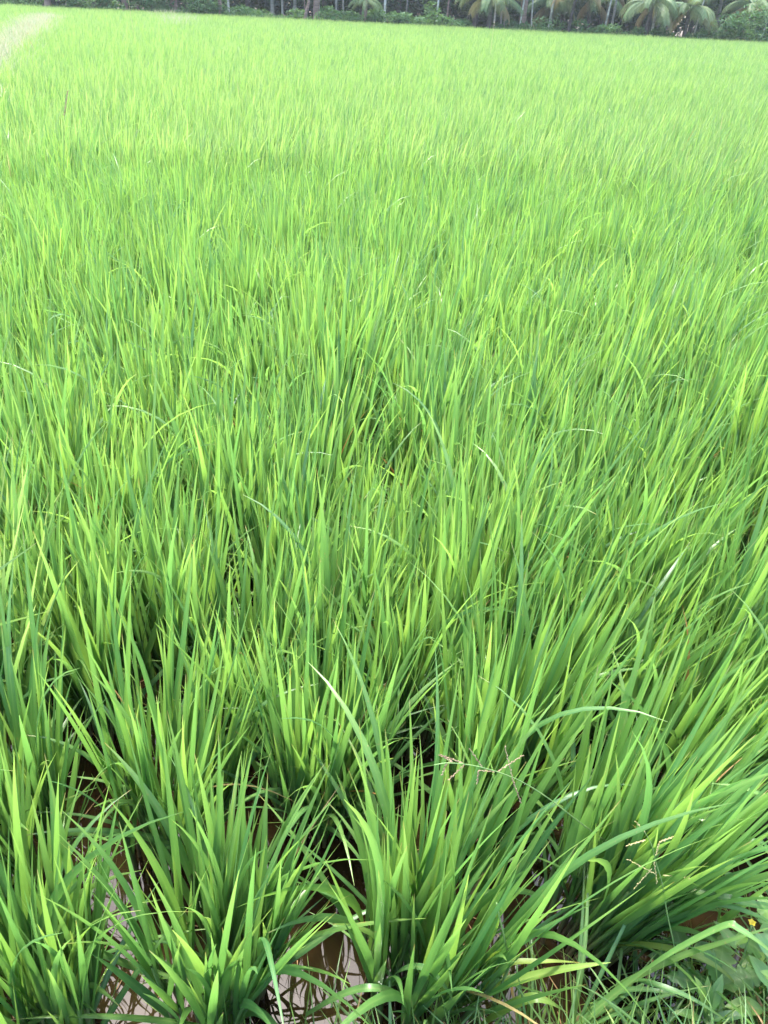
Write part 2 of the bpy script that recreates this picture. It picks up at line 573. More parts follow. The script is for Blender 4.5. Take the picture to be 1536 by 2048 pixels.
mb = MB()
n = 16000
y = 7.3 + (38.5 - 7.3) * rng.random(n) ** 1.15
x = bund_mid(y) + rng.normal(0, .34, n).clip(-.85, .85)
P = np.stack([x, y, .12 + 0 * x], -1)
blades(mb, P, rng.random(n) * 2 * PI, rng.random(n) * .5, .2 + rng.random(n) * 1.1, .36 + .26 * rng.random(n), (.005 + .004 * rng.random(n)) * (1 + y / 18),
       rng.normal(0, .6, n), rng.normal(0, .5, n), rng.random(n), (rng.random(n) < .03) * 1., S=4, K=2)
o = mb.build('dry_grass', M['dry_grass']); tag(o, 'pale straw coloured dry grass along the bund at left', 'grass', kind='stuff')
# a second pale patch further off
mb = MB()
for (cx_, cy_, sx, sy, n) in ((-10.6, 43.0, .8, 1.1, 240), (-14.6, 57.0, .7, 1.2, 140), (-8.8, 36.0, .35, .7, 60)):
    c = Vector((cx_, cy_, 0))
    x = c.x + rng.normal(0, sx, n) * .6; y = c.y + rng.normal(0, sy, n)
    blades(mb, np.stack([x, y, .05 + 0 * x], -1), rng.random(n) * 2 * PI, rng.random(n) * .4, .2 + rng.random(n), .62 + .25 * rng.random(n), .022 + 0 * x,
           rng.normal(0, .6, n), rng.normal(0, .5, n), rng.random(n) * .8, 0 * x, S=4, K=2)
o = mb.build('dry_grass', M['dry_grass']); tag(o, 'small pale patch of dry grass within the far green field', 'grass', kind='stuff')


# ------------------------------------------------------------------ rice clumps
def clump_blades(mb, seg, K, til=(38, 50), stalk_mb=None, hscale=1., leaves=(3, 6), wmul=1.0, droop=.1, low=.42, seed=None):
    nt_ = random.randint(*til)
    P, az, th, be, Ln, Wd, t0, t1, rn, dr = ([] for _ in range(10))
    SA, SB = [], []
    crn = random.random()
    for k in range(nt_):
        a = random.random() * 2 * PI
        rad = .076 * math.sqrt(random.random())
        b = np.array([rad * math.cos(a), rad * math.sin(a), -.02])
        tilt = (.02 + rad / .076 * .17) * random.uniform(.5, 1.3)
        ax = a + random.gauss(0, .5)
        d = np.array([math.sin(tilt) * math.cos(ax), math.sin(tilt) * math.sin(ax), math.cos(tilt)])
        hs = random.uniform(.15, .25) * hscale
        SA.append(b); SB.append(b + d * hs)
        plane = random.random() * 2 * PI
        nl = random.randint(*leaves)
        for q in range(nl):
            f = (q + .5) / nl
            z0 = hs * (.25 + .75 * f)
            p0 = b + d * z0
            aa = plane + PI * q + random.gauss(0, .35)
            off = random.uniform(.02, .12) + (1 - f) * random.uniform(.02, .20)
            vx = d * 1.0 + np.array([math.cos(aa), math.sin(aa), 0]) * math.tan(off)
            vx /= np.linalg.norm(vx)
            P.append(p0); az.append(math.atan2(vx[1], vx[0])); th.append(math.acos(vx[2]))
            u = random.random()
            if u < droop: bb = random.uniform(.6, 1.7)
            elif u < droop + .16: bb = random.uniform(.2, .5)
            else: bb = random.uniform(-.05, .17)
            be.append(bb)
            Ln.append(random.uniform(.27, .45) * (.75 + .25 * f) * hscale)
            Wd.append(random.uniform(.0090, .0142) * wmul)
            t0.append(random.gauss(0, .7)); t1.append(random.gauss(0, .55))
            rn.append((crn + random.gauss(0, .22)) % 1); dr.append(0.)
        if random.random() < low:           # old outer leaves bending low over the water
            aa = random.random() * 2 * PI
            P.append(b + d * hs * random.uniform(.2, .6)); az.append(aa); th.append(random.uniform(.45, .95)); be.append(random.uniform(.3, 1.0))
            Ln.append(random.uniform(.22, .36)); Wd.append(random.uniform(.008, .012) * wmul)
            t0.append(random.gauss(0, .4)); t1.append(random.gauss(0, .5)); rn.append(random.random() * .25); dr.append(0.)
    A = lambda z: np.array(z, float)
    blades(mb, A(P), A(az), A(th), A(be), A(Ln), A(Wd), A(t0), A(t1), A(rn), A(dr), S=seg, K=K, wob=.25)
    if stalk_mb is not None:
        tubes(stalk_mb, SA, SB, .0042, .003, 5)


def dry_leaf_mesh(name):
    mb = MB()
    a = random.random() * 2 * PI
    ln = random.uniform(.24, .36) if random.random() < .6 else random.uniform(.2, .3)
    blades(mb, np.array([[.03 * math.cos(a), .03 * math.sin(a), random.uniform(.05, .2)]]), np.array([a]), np.array([random.uniform(.12, .7)]),
           np.array([random.uniform(.3, 1.2)]), np.array([ln]), np.array([random.uniform(.006, .009)]), np.array([random.gauss(0, .6)]),
           np.array([random.gauss(0, 1.2)]), np.array([random.random()]), np.array([1.]), S=8, K=3, fold=.5)
    return mb.mesh(name, M['rice'])


NEAR_V, MID_V = 18, 10
near_v, mid_v = [], []
for k in range(NEAR_V):
    a, b = MB(), MB()
    clump_blades(a, 9, 3, stalk_mb=b, droop=.08, wmul=1.02)
    near_v.append((a.mesh('leaves', M['rice']), b.mesh('stalks', M['stalk'])))
for k in range(MID_V):
    a = MB()
    clump_blades(a, 6, 3, stalk_mb=a, droop=.06, wmul=.86)
    mid_v.append(a.mesh('rice_clump', M['rice']))
dry_v = [dry_leaf_mesh('dry_leaf') for k in range(8)]

# planting positions
spots = []          # (x, y, label)
FRONT = [
    ((95, 2085), 'tall rice clump at the bottom left corner of the field, nearest the bank'),
    ((440, 2005), 'broad bright rice clump standing between two muddy water gaps, nearest row'),
    ((835, 1985), 'largest front rice clump with dense leaves fanning right beside the mud bank'),
    ((1165, 1862), 'rice clump leaning strongly right behind the drooping bank grass'),
    ((45, 1765), 'yellow green rice clump by the left edge, second row from the water gap'),
    ((345, 1700), 'rice clump directly behind the bright front clump between the water gaps'),
    ((640, 1640), 'rice clump with dark bare stalks rising from the open brown water'),
    ((965, 1660), 'rice clump behind the largest front clump, under the brown seed head'),
    ((1290, 1600), 'rice clump behind the strongly leaning one, leaves all swept right'),
    ((190, 1445), 'rice clump at left, third row, behind the small water gap by the left edge'),
    ((505, 1490), 'rice clump of the third row just left of the bare stalked clump'),
    ((800, 1480), 'rice clump of the third row between the bare stalked clump and the brown seed head'),
    ((1120, 1475), 'rice clump of the third row just above the brown seed head, swept right'),
    ((1395, 1440), 'rice clump of the third row at right, above the dark pool'),
    ((1490, 1640), 'shaded rice clump at the right edge above the dark pool'),
]
for (pp, lab) in FRONT:
    q = gp(*pp)
    spots.append((q.x, q.y, lab))
SP = .25
cand = []
yr = 1.50
row = 0
while yr < FIELD_END:
    half = .52 * math.hypot(yr, 1.35) * 1.12 + 1.6
    nx = int(half * 2 / SP)
    sp = SP if yr < 14 else (SP * 1.1 if yr < 28 else SP * 1.25)
    nx = int(half * 2 / sp)
    x = (np.arange(nx) - nx / 2) * sp + rng.uniform(-.13, .13) + rng.normal(0, .045, nx)
    y = yr + rng.normal(0, .05, nx) + .02 * x
    cand.append(np.stack([x, y], -1))
    yr += sp * .98
    row += 1
cand = np.concatenate(cand)
# fill the holes the jitter leaves in the near rows
have = np.concatenate([cand[cand[:, 1] < 6], np.array([(s_[0], s_[1]) for s_ in spots])])
extra = []
for y_ in np.arange(1.22, 5.0, .05):
    for x_ in np.arange(-2.6, 2.6, .05):
        if np.min(np.hypot(have[:, 0] - x_, have[:, 1] - y_)) > .178:
            have = np.concatenate([have, [[x_, y_]]]); extra.append((x_, y_))
if extra: cand = np.concatenate([cand, np.array(extra)])
# side rows beside and before the frame (seen only from a step to the side)
side = []
for yr in (.68, .98):
    for x in np.arange(-3.2, 3.2, .3):
        side.append((x + rng.normal(0, .04), yr + rng.normal(0, .04)))
side = np.array(side)
fx = np.array([(s[0], s[1]) for s in spots])
dmin = np.min(np.hypot(side[:, None, 0] - fx[None, :, 0], side[:, None, 1] - fx[None, :, 1]), 1)
side = side[(dmin > .24) & ((side[:, 0] < fx[:, 0].min() - .1) | (side[:, 0] > fx[:, 0].max() + .2))]
side = side[bank_dist(side[:, 0], side[:, 1]) < -.16]


def in_view(x, y, zt=.3, mx=1.06):
    p = np.stack([x, y, np.full_like(x, zt - CAM_H)], -1) @ np.array(CAM_R)
    u = p[:, 0] / -p[:, 2] / (768 / 1607.); v = p[:, 1] / -p[:, 2] / (1024 / 1607.)
    return (np.abs(u) < mx) & (v > -1.15) & (p[:, 2] < 0)


cand = cand[~in_bund(cand[:, 0], cand[:, 1], .05)]
cand = cand[bank_dist(cand[:, 0], cand[:, 1]) < -.16]
vis = in_view(cand[:, 0], cand[:, 1])
order = np.argsort(np.hypot(cand[:, 0], cand[:, 1]) + (~vis) * 1e4)
n_ind = 300 - len(spots)
ind = cand[order[:n_ind]]
rest = np.concatenate([cand[order[n_ind:]], side])
SHARED_NEAR = 'green rice clump in the thick stand behind the front clumps, leaf blades still told apart'
for (x, y) in ind:
    spots.append((float(x), float(y), SHARED_NEAR))

for k, (x, y, lab) in enumerate(spots):
    lean = Matrix.Rotation(R(random.gauss(1.5 + 7.5 * max(0, min(1, .35 + x / 1.0)) * max(.35, min(1, 1.55 - y / 2.4)) + (6 if k in (3, 8, 13) else 0), 2.5)), 4, Vector((-.15 + random.gauss(0, .25), 1, 0)).normalized())
    s = random.uniform(.92, 1.1)
    mat = Matrix.Translation((x, y, 0)) @ lean @ Matrix.Rotation(random.random() * 2 * PI, 4, 'Z') @ Matrix.Diagonal((s, s, s * random.uniform(.95, 1.06), 1))
    if k < 110:
        e = empty('rice_clump')
        e.matrix_basis = mat
        lv, st = near_v[k % NEAR_V]
        link('leaves', lv, e); link('stalks', st, e)
        for q in range(random.choice((0, 0, 1, 1, 2))):
            d = link('dry_leaf', random.choice(dry_v), e)
            d['label'] = 'dried orange brown leaf'
            d.rotation_euler.z = random.random() * 6.28
    else:
        e = link('rice_clump', mid_v[k % MID_V])
        e.matrix_basis = mat
    tag(e, lab, 'rice plant', 'rice clumps planted in the near part of the paddy')

# the rest of the field as one mass
mb = MB()


def mass(pts, nb, S, K, wm, hs=1.):
    n = len(pts)
    if n == 0: return
    cx = np.repeat(pts[:, 0], nb); cy = np.repeat(pts[:, 1], nb)
    m_ = n * nb
    a = rng.random(m_) * 2 * PI
    rad = .11 * np.sqrt(rng.random(m_))
    hgt = rng.uniform(.05, .24, m_)
    P = np.stack([cx + np.cos(a) * rad + hgt * .10, cy + np.sin(a) * rad, hgt], -1)
    az = a + rng.normal(0, .9, m_)
    th = rng.uniform(.02, .25, m_)
    # sway to the right
    vx = np.sin(th) * np.cos(az) + .09; vy = np.sin(th) * np.sin(az); vz = np.cos(th)
    az = np.arctan2(vy, vx); th = np.arctan2(np.hypot(vx, vy), vz)
    u = rng.random(m_)
    be = np.where(u < .05, rng.uniform(.6, 1.5, m_), np.where(u < .25, rng.uniform(.2, .5, m_), rng.uniform(-.04, .2, m_)))
    pn = np.repeat(hnoise(pts[:, 0] * .11, pts[:, 1] * .09) + .6 * hnoise(pts[:, 0] * .05 + 3, pts[:, 1] * .21), nb)
    Ln = (1 + .07 * pn) * rng.uniform(.24, .47, m_) * hs * np.repeat(rng.normal(1, .05, n), nb)
    rn = (np.repeat(rng.random(n), nb) * .6 + .25 * pn + rng.normal(0, .27, m_)) % 1
    blades(mb, P, az, th, be, Ln, rng.uniform(.0075, .0125, m_) * wm, rng.normal(0, .7, m_), rng.normal(0, .5, m_), rn, (rng.random(m_) < .0006) * 1., S=S, K=K)


dd = np.hypot(rest[:, 0], rest[:, 1])
mass(rest[dd < 12], 112, 4, 2, 1.0)
mass(rest[(dd >= 12) & (dd < 20)], 72, 3, 2, 1.15)
mass(rest[(dd >= 20) & (dd < 34)], 42, 3, 2, 1.5)
mass(rest[dd >= 34], 22, 2, 2, 2.3)
o = mb.build('rice_field', M['rice_far'])
tag(o, 'wide light green rice field stretching back to the trees', 'rice field', kind='stuff')

# ------------------------------------------------------------------ straw on the water
mb = MB()
n = 700
A = np.stack([rng.uniform(-1.2, 1.5, n), rng.uniform(.45, 2.2, n), np.full(n, .003)], -1)
an = rng.random(n) * 6.28; ln = rng.uniform(.008, .05, n) * np.where(rng.random(n) < .15, 3., 1.)
tubes(mb, A, A + np.stack([np.cos(an) * ln, np.sin(an) * ln, rng.uniform(-.002, .008, n)], -1), .0011, .0006, 4)
o = mb.build('straw_litter', M['straw']); tag(o, 'thin brown bits of straw floating on the muddy water', 'litter', kind='stuff')


# ------------------------------------------------------------------ bank grass and weeds
def pt(px, py, z): return tuple(gp(px, py, z))


mb = MB()
n = 24000
x = np.concatenate([rng.uniform(-1.6, 2.6, n - 16000), rng.uniform(-.3, 1.5, 16000)]); y = np.concatenate([rng.uniform(-.3, 1.3, n - 16000), rng.uniform(.35, 1.15, 16000)])
d = bank_dist(x, y)
k = (d > -.05) & (rng.random(n) < np.clip(.12 + d * 3.5, .08, .95)) & ((hnoise(x * 1.1, y * 1.1) > -.55))
x, y = x[k], y[k]; n = len(x)
P = np.stack([x, y, bank_h(x, y) - .01], -1)
blades(mb, P, rng.random(n) * 6.28, rng.uniform(.05, .9, n), rng.uniform(.1, 1.3, n), rng.uniform(.06, .23, n), rng.uniform(.002, .006, n),
       rng.normal(0, .6, n), rng.normal(0, .6, n), rng.random(n), (rng.random(n) < .06) * 1., S=6, K=3, style='grass')
o = mb.build('grass', M['weed']); tag(o, 'thin low green grass growing on the mud bank', 'grass', kind='stuff')


def grass_plant(name, label, base, ribs, group=None, extra=6, culm=False):
    """ribs: list of (list of (px,py,z), width, rnd, dry, roll)"""
    e = empty(name, pt(*base))
    loc = np.array(e.location)
    tag(e, label, 'weed grass', group)
    for (pts, W, rnd, dry, roll) in ribs:
        mb = MB()
        ribbon(mb, [np.array(pt(*q)) - loc for q in pts], W, rnd=rnd, dry=dry, roll=roll, n=22)
        mb.build('blade', M['weed'], e)
    if extra:
        mb = MB()
        a = rng.random(extra) * 6.28
        P = np.stack([np.cos(a) * .015, np.sin(a) * .015, 0 * a], -1)
        blades(mb, P, a, rng.uniform(.2, .8, extra), rng.uniform(.3, 1.3, extra), rng.uniform(.12, .28, extra), rng.uniform(.005, .009, extra),
               rng.normal(0, .4, extra), rng.normal(0, .4, extra), rng.random(extra) * .6, 0 * a, S=9, K=3, style='grass')
        mb.build('basal_leaves', M['weed'], e)
    return e


grass_plant('weed_grass', 'broad bladed arching weed grass at the foot of the largest rice clump', (855, 2045, .03), [
    ([(860, 2045, .03), (935, 1998, .10), (1020, 1965, .16), (1100, 1943, .20), (1170, 1931, .23), (1222, 1925, .25)], .0150, .95, 0, 0),
    ([(880, 2060, .03), (940, 2030, .08), (1000, 1935, .2), (1090, 1922, .22), (1160, 1925, .2)], .0120, 1., .12, .2),
    ([(950, 2060, .04), (1000, 2022, .13), (1055, 1997, .18), (1092, 2000, .18), (1136, 2026, .12)], .0160, 1., 0, -.2),
    ([(740, 2030, .04), (785, 1952, .2), (832, 1932, .26), (872, 1952, .26), (910, 2005, .2), (925, 2060, .12)], .0115, .1, 0, .1),
    ([(822, 2035, .03), (842, 1985, .16), (868, 1945, .24), (913, 1918, .29)], .0095, .75, 0, .5),
    ([(930, 1965, .05), (950, 1920, .18), (985, 1860, .32), (1003, 1815, .40)], .0150, .7, 0, .5),
    ([(940, 1955, .05), (965, 1925, .16), (1000, 1900, .25), (1035, 1884, .3)], .0135, .8, 0, .2),
    ([(610, 2030, .12), (680, 1990, .2), (740, 1975, .24), (800, 1990, .2), (840, 2050, .1)], .0120, .35, 0, 0),
], extra=10)
grass_plant('weed_grass', 'weed grass with one long wide leaf folded over at the bottom right', (1150, 2055, .06), [
    ([(1150, 2055, .06), (1235, 1982, .14), (1330, 1912, .27), (1445, 1852, .38), (1480, 1858, .39), (1536, 1898, .36), (1610, 1965, .27)], .0155, .35, 0, .1),
    ([(1175, 2040, .06), (1250, 1967, .12), (1360, 1913, .2), (1460, 1880, .27), (1570, 1846, .33)], .0095, .7, 0, -.5),
    ([(1195, 1905, .03), (1245, 1888, .1), (1320, 1893, .16), (1400, 1915, .18), (1455, 1950, .16), (1500, 2005, .1)], .0125, .98, .08, 0),
    ([(1205, 2020, .06), (1262, 1965, .16), (1310, 1968, .2), (1390, 2000, .2), (1480, 2060, .14)], .0105, .2, 0, 0),
    ([(1180, 2010, .06), (1250, 1980, .12), (1320, 1982, .15), (1370, 1998, .14)], .0090, .1, 0, 0),
], extra=8)
grass_plant('weed_grass', 'blue green weed grass reaching in from the right edge with a dry leaf tip', (1600, 1900, .03), [
    ([(1600, 1900, .03), (1580, 1830, .2), (1500, 1806, .28), (1420, 1788, .28), (1350, 1778, .26), (1310, 1776, .24)], .0140, .3, 0, 0),
    ([(1420, 1880, .03), (1450, 1840, .14), (1500, 1800, .25), (1560, 1755, .36)], .0140, .5, 0, .2),
    ([(1590, 1890, .03), (1520, 1760, .2), (1440, 1660, .33), (1380, 1632, .34)], .0100, .1, 0, .2),
    ([(1590, 1890, .03), (1540, 1700, .25), (1470, 1690, .25), (1400, 1690, .18)], .0100, .15, 0, 0),
    ([(1580, 1880, .03), (1500, 1770, .16), (1420, 1740, .2), (1350, 1738, .16)], .0090, .2, 0, 0),
    ([(1590, 1880, .03), (1570, 1640, .3), (1500, 1580, .38), (1420, 1566, .36)], .0120, .55, 0, 0),
], extra=8)
grass_plant('weed_grass', 'low weed grass with flat leaves over the dark water right of the leaning clump', (1330, 1870, .0), [
    ([(1190, 1868, .0), (1240, 1830, .1), (1310, 1805, .16), (1390, 1800, .16), (1456, 1821, .12)], .0115, .9, .1, 0),
    ([(1180, 1880, .0), (1240, 1850, .06), (1320, 1812, .13), (1395, 1796, .15)], .0085, .05, 0, .2),
    ([(1200, 1860, .02), (1260, 1842, .08), (1330, 1832, .09), (1400, 1824, .06)], .0075, .2, 0, 0),
    ([(1350, 1880, .02), (1330, 1800, .12), (1318, 1730, .22)], .0055, .75, 0, .4),
    ([(1430, 1870, .02), (1446, 1780, .2), (1440, 1700, .3), (1436, 1640, .38)], .0065, .3, 0, .5),
], extra=5)


def raceme(mb, a, b, n=11, sz=.00125):
    """a little spike of seeds between two points"""
    a = np.array(a); b = np.array(b)
    tubes(mb, [a], [b], .0006, .0004, 4)
    d = b - a; L = np.linalg.norm(d); d = d / L
    u = np.cross(d, [0.3, .2, .9]); u /= np.linalg.norm(u)
    v = np.cross(d, u)
    for k in range(n):
        t = .06 + .94 * k / (n - 1)
        an = k * 2.4
        c = a + d * L * t + (u * math.cos(an) + v * math.sin(an)) * sz * .55
        ax = d * .95 + (u * math.cos(an) + v * math.sin(an)) * .35
        ax /= np.linalg.norm(ax)
        l = sz * 1.9; w_ = sz * .62
        s1 = np.cross(ax, u); s1 /= np.linalg.norm(s1); s2 = np.cross(ax, s1)
        V = [c - ax * l * .5, c + s1 * w_, c + s2 * w_, c - s1 * w_, c - s2 * w_, c + ax * l]
        mb.add(V, None, [(0, 2, 1), (0, 3, 2), (0, 4, 3), (0, 1, 4), (5, 1, 2), (5, 2, 3), (5, 3, 4), (5, 4, 1)])


def seed_grass(label, culm, spikes, mat, wid=.0009):
    e = empty('seeding_grass', pt(*culm[0]))
    loc = np.array(e.location)
    tag(e, label, 'seeding grass')
    mb = MB()
    curve_tube(mb, [np.array(pt(*q)) - loc for q in culm], wid * 1.3, wid * .6, n=28, sides=5)
    mb.build('culm', M['culm'], e)
    for (a, b) in spikes:
        mb = MB()
        raceme(mb, np.array(pt(*a)) - loc, np.array(pt(*b)) - loc, n=random.randint(10, 14))
        mb.build('spikelet_branch', M[mat], e, smooth=False)
    return e


seed_grass('thin bent grass stem with brown seed spikes crossing the rice right of centre',
           [(1300, 1770, .03), (1235, 1702, .2), (1160, 1645, .34), (1090, 1592, .45), (1030, 1557, .52), (960, 1534, .57), (900, 1526, .6), (868, 1530, .6)],
           [((1025, 1556, .52), (1010, 1494, .56)), ((1023, 1553, .52), (1042, 1606, .48)), ((995, 1543, .54), (1045, 1511, .56)), ((993, 1543, .54), (957, 1541, .55)),
            ((965, 1535, .56), (939, 1497, .59)), ((957, 1541, .55), (954, 1568, .53)), ((930, 1528, .58), (897, 1560, .56)), ((925, 1526, .58), (885, 1511, .6)),
            ((905, 1524, .59), (880, 1510, .6)), ((893, 1527, .59), (884, 1550, .57))], 'brown_spikelet')
seed_grass('upright grass stem with pale yellow seed spikes above the pool at right',
           [(1365, 1985, .07), (1350, 1900, .18), (1335, 1830, .27), (1325, 1770, .34), (1312, 1725, .39), (1303, 1690, .43), (1288, 1662, .46)],
           [((1290, 1664, .46), (1270, 1642, .48)), ((1291, 1680, .44), (1254, 1691, .43)), ((1318, 1684, .42), (1346, 1674, .43)), ((1318, 1686, .42), (1312, 1711, .4)),
            ((1311, 1748, .36), (1256, 1719, .39)), ((1308, 1722, .39), (1314, 1766, .35)), ((1304, 1737, .37), (1269, 1776, .33)), ((1326, 1750, .35), (1390, 1758, .33))], 'spikelet')
seed_grass('pale green branching grass stem beside the drooping leaves at bottom centre',
           [(985, 2030, .04), (1000, 1975, .15), (1020, 1928, .24), (1012, 1890, .3), (1000, 1840, .38), (993, 1806, .42)],
           [((1022, 1926, .24), (1042, 1890, .29))], 'spikelet', wid=.0016)


# broadleaf weeds
def leaf_plate(mb, base, direction, L, W, droop=.5, lobes=0, rnd=.4, n=12, up=(0, 0, 1)):
    d = np.array(direction, float); d /= np.linalg.norm(d)
    s = np.cross(d, up); s /= np.linalg.norm(s)
    upv = np.cross(s, d)
    V, C, Q = [], [], []
    for i in range(n + 1):
        t = i / n
        p = np.array(base) + d * L * t - np.array([0, 0, 1]) * L * droop * t * t
        w_ = W * .5 * (math.sin(PI * min(1, .04 + t * .98)) ** .8) * (1.25 - .5 * t)
        if lobes:
            w_ *= .52 + .48 * abs(math.cos(t * PI * lobes)) ** .7
        for (k, sg) in enumerate((-1, -.5, 0, .5, 1)):
            sweep = d * (-.18 * W * abs(sg) if lobes else 0)
            V.append(p + s * w_ * sg + upv * w_ * .25 * abs(sg) + sweep)
            C.append((rnd, t, 0, 1. if sg == 0 else 0))
    for i in range(n):
        for k in range(4):
            a = i * 5 + k
            Q.append((a, a + 1, a + 6, a + 5))
    mb.add(V, Q, None, C)


def broadleaf(name, label, base, H, leaves, lean=(0, 0), flower=None, lobes=0):
    e = empty(name, pt(*base))
    tag(e, label, 'weed')
    mb = MB()
    top = np.array([lean[0], lean[1], H])
    curve_tube(mb, [(0, 0, -.01), top * .5 + [.006, 0, 0], top], .0022, .0012, n=12, sides=6)
    mb.build('stem', M['culm'], e)
    for (f, azd, elv, L, W, dr) in leaves:
        mb = MB()
        a = R(azd)
        dv = (math.cos(a) * math.cos(R(elv)), math.sin(a) * math.cos(R(elv)), math.sin(R(elv)))
        b = top * f
        tubes(mb, [b], [b + np.array(dv) * .012], .001, .0008, 5)
        leaf_plate(mb, b + np.array(dv) * .01, dv, L, W, dr, lobes, rnd=rng.random() * .9, n=26 if lobes else 12)
        mb.build('leaf', M['weed'], e)
    if flower:
        mb = MB()
        for k in range(5):
            a = k * 2 * PI / 5
            leaf_plate(mb, top, (math.cos(a), math.sin(a), .7), .0075, .0055, .25, n=6)
        mb.build('flower', M['petal'], e)
    return e


broadleaf('broadleaf_weed', 'small upright weed with a single yellow flower on the bank', (1452, 1985, .08), .17,
          [(.25, 200, 20, .05, .02, .3), (.35, 20, 25, .055, .02, .3), (.55, 120, 25, .05, .018, .3), (.6, 300, 20, .055, .02, .35), (.8, 350, 15, .045, .017, .3), (.85, 220, 30, .04, .015, .2), (.95, 300, -10, .04, .018, .3)],
          lean=(-.005, .01), flower=True)
broadleaf('lobed_weed', 'weed with pale ragged lobed leaves on the bank near the corner', (1420, 2005, .09), .05,
          [(.6, 170, 25, .085, .04, .3), (.8, 70, 35, .09, .042, .25), (.9, 10, 25, .085, .04, .3), (.7, 240, 20, .07, .035, .3), (1, 120, 50, .06, .03, .2)], lobes=6)
broadleaf('lobed_weed', 'ragged lobed weed against the right edge above the yellow flower', (1520, 1960, .08), .10,
          [(.6, 160, 30, .085, .04, .3), (.85, 100, 40, .09, .042, .25), (.95, 30, 25, .08, .04, .3), (1, 200, 45, .06, .03, .2)], lobes=6)
broadleaf('broadleaf_weed', 'weed with long pointed upright leaves at the bottom right', (1400, 2065, .1), .05,
          [(.5, 95, 70, .085, .016, .25), (.7, 60, 60, .08, .016, .3), (.8, 130, 65, .08, .015, .3), (.6, 180, 40, .06, .014, .4), (.6, 0, 40, .065, .014, .4)])
broadleaf('broadleaf_weed', 'bushy pale leafed weed filling the bottom right corner', (1520, 2050, .1), .10,
          [(.4, 180, 20, .06, .026, .3), (.5, 60, 20, .065, .026, .3), (.55, 300, 20, .06, .026, .3), (.8, 120, 30, .055, .024, .25), (.8, 240, 30, .05, .022, .25), (.85, 0, 30, .055, .024, .25),
           (1, 45, 45, .04, .018, .2), (1, 165, 45, .04, .018, .2), (1, 285, 45, .04, .018, .2)])
broadleaf('broadleaf_weed', 'small round leafed weed at the water edge below the seed stem', (1362, 1945, .05), .05,
          [(.5, 170, 10, .05, .026, .2), (.8, 100, 15, .045, .026, .2), (.9, 20, 10, .05, .026, .25), (.9, 250, 15, .04, .022, .25)])


# tall stalks standing out of the field
def tall_stalk(label, base_px, Yd, h, lean, head=True, mat='spikelet', w=.004):
    x = at_dist(base_px, Yd)
    e = empty('tall_grass_stalk', (x, Yd, 0))
    tag(e, label, 'grass stalk')
    mb = MB()
    pts = [(0, 0, 0), (lean * .3, 0, h * .5), (lean, 0, h)]
    curve_tube(mb, pts, w, w * .5, n=14, sides=5)
    mb.build('culm', M['spikelet'] if not head else M['culm'], e)
    if head:
        mb = MB()
        d = np.array([lean * 1.2, 0, h * .45]); d /= np.linalg.norm(d)
        raceme(mb, np.array([lean, 0, h]), np.array([lean, 0, h]) + d * .14, n=26, sz=w * 1.6)
        mb.build('seed_head', M[mat], e, smooth=False)


tall_stalk('tall pale grass stalk rising out of the far field at upper left', 262, 24.0, 1.25, -.05, False, w=.007)
tall_stalk('tall pale grass stalk rising out of the field before the drooping palm', 986, 22.0, 1.2, .03, False, w=.006)
tall_stalk('leaning grass stalk with a pale pink seed head at the left edge', 60, 5.1, .74, .09, True, 'brown_spikelet', w=.003)

# ------------------------------------------------------------------ the tree line
def frond_mesh(L, rise, fall, dry, leaflen=.9, n_pairs=42, hang=1.15, w=.042):
    """one feather-shaped palm leaf along +X from the origin"""
    mb = MB()
    S = 16
    t = np.linspace(0, 1, S + 1)
    ang = rise - (rise + fall) * t ** 1.15
    dx = np.cos(ang); dz = np.sin(ang)
    X_ = np.concatenate([[0], np.cumsum((dx[1:] + dx[:-1]) / 2)]) * L / S
    Z_ = np.concatenate([[0], np.cumsum((dz[1:] + dz[:-1]) / 2)]) * L / S
    pts = np.stack([X_, 0 * X_, Z_], -1)
    curve_tube(mb, pts, .035, .006, n=20, sides=5, c=(.9, 0, dry, 0))
    for k in range(n_pairs):
        f = .12 + .87 * k / (n_pairs - 1)
        i = min(int(f * S), S - 1); u = f * S - i
        p = pts[i] * (1 - u) + pts[i + 1] * u
        d = pts[i + 1] - pts[i]; d /= np.linalg.norm(d)
        l = leaflen * (.45 + .55 * math.sin(PI * min(1, f * .85 + .12))) * random.uniform(.85, 1.1)
        for sg in (-1, 1):
            out_ = d * .55 + np.array([0, sg, 0]) * .75 + np.array([0, 0, .05])
            out_ /= np.linalg.norm(out_)
            p1 = p + out_ * l * .4 + np.array([0, 0, -hang * l * .12])
            p2 = p + out_ * l * (.72) + np.array([0, 0, -hang * l * .62 * random.uniform(.8, 1.15)])
            s = d * w * .5
            r_ = random.random()
            V = [p - s, p + s, p1 + s * 1.1, p1 - s * 1.1, p2 + s * .25, p2 - s * .25]
            C = [(r_, 0, dry, 0)] * 2 + [(r_, .5, dry, 0)] * 2 + [(r_, 1, dry, 0)] * 2
            mb.add(V, [(0, 1, 2, 3), (3, 2, 4, 5)], None, C)
    return mb.mesh('frond', M['frond'], smooth=False)


frond_v = [frond_mesh(random.uniform(2.3, 3.1), random.uniform(.4, .9), random.uniform(.6, 1.1), random.choice((0, 0, .1)), hang=random.uniform(.7, 1.3)) for k in range(8)]
frond_dry = [frond_mesh(2.4, .35, 1.2, .45), frond_mesh(2.2, .1, 1.3, .9, hang=1.4), frond_mesh(2.0, -.3, 1.2, 1., hang=1.0, n_pairs=30)]
frond_up = [frond_mesh(2.5, .95, .5, .0, hang=.6), frond_mesh(2.7, 1.25, .25, .1, hang=.5)]
small_v = [frond_mesh(1.7, .9, .5, 0., .5, 22), frond_mesh(1.8, .6, .8, 0., .5, 22)]


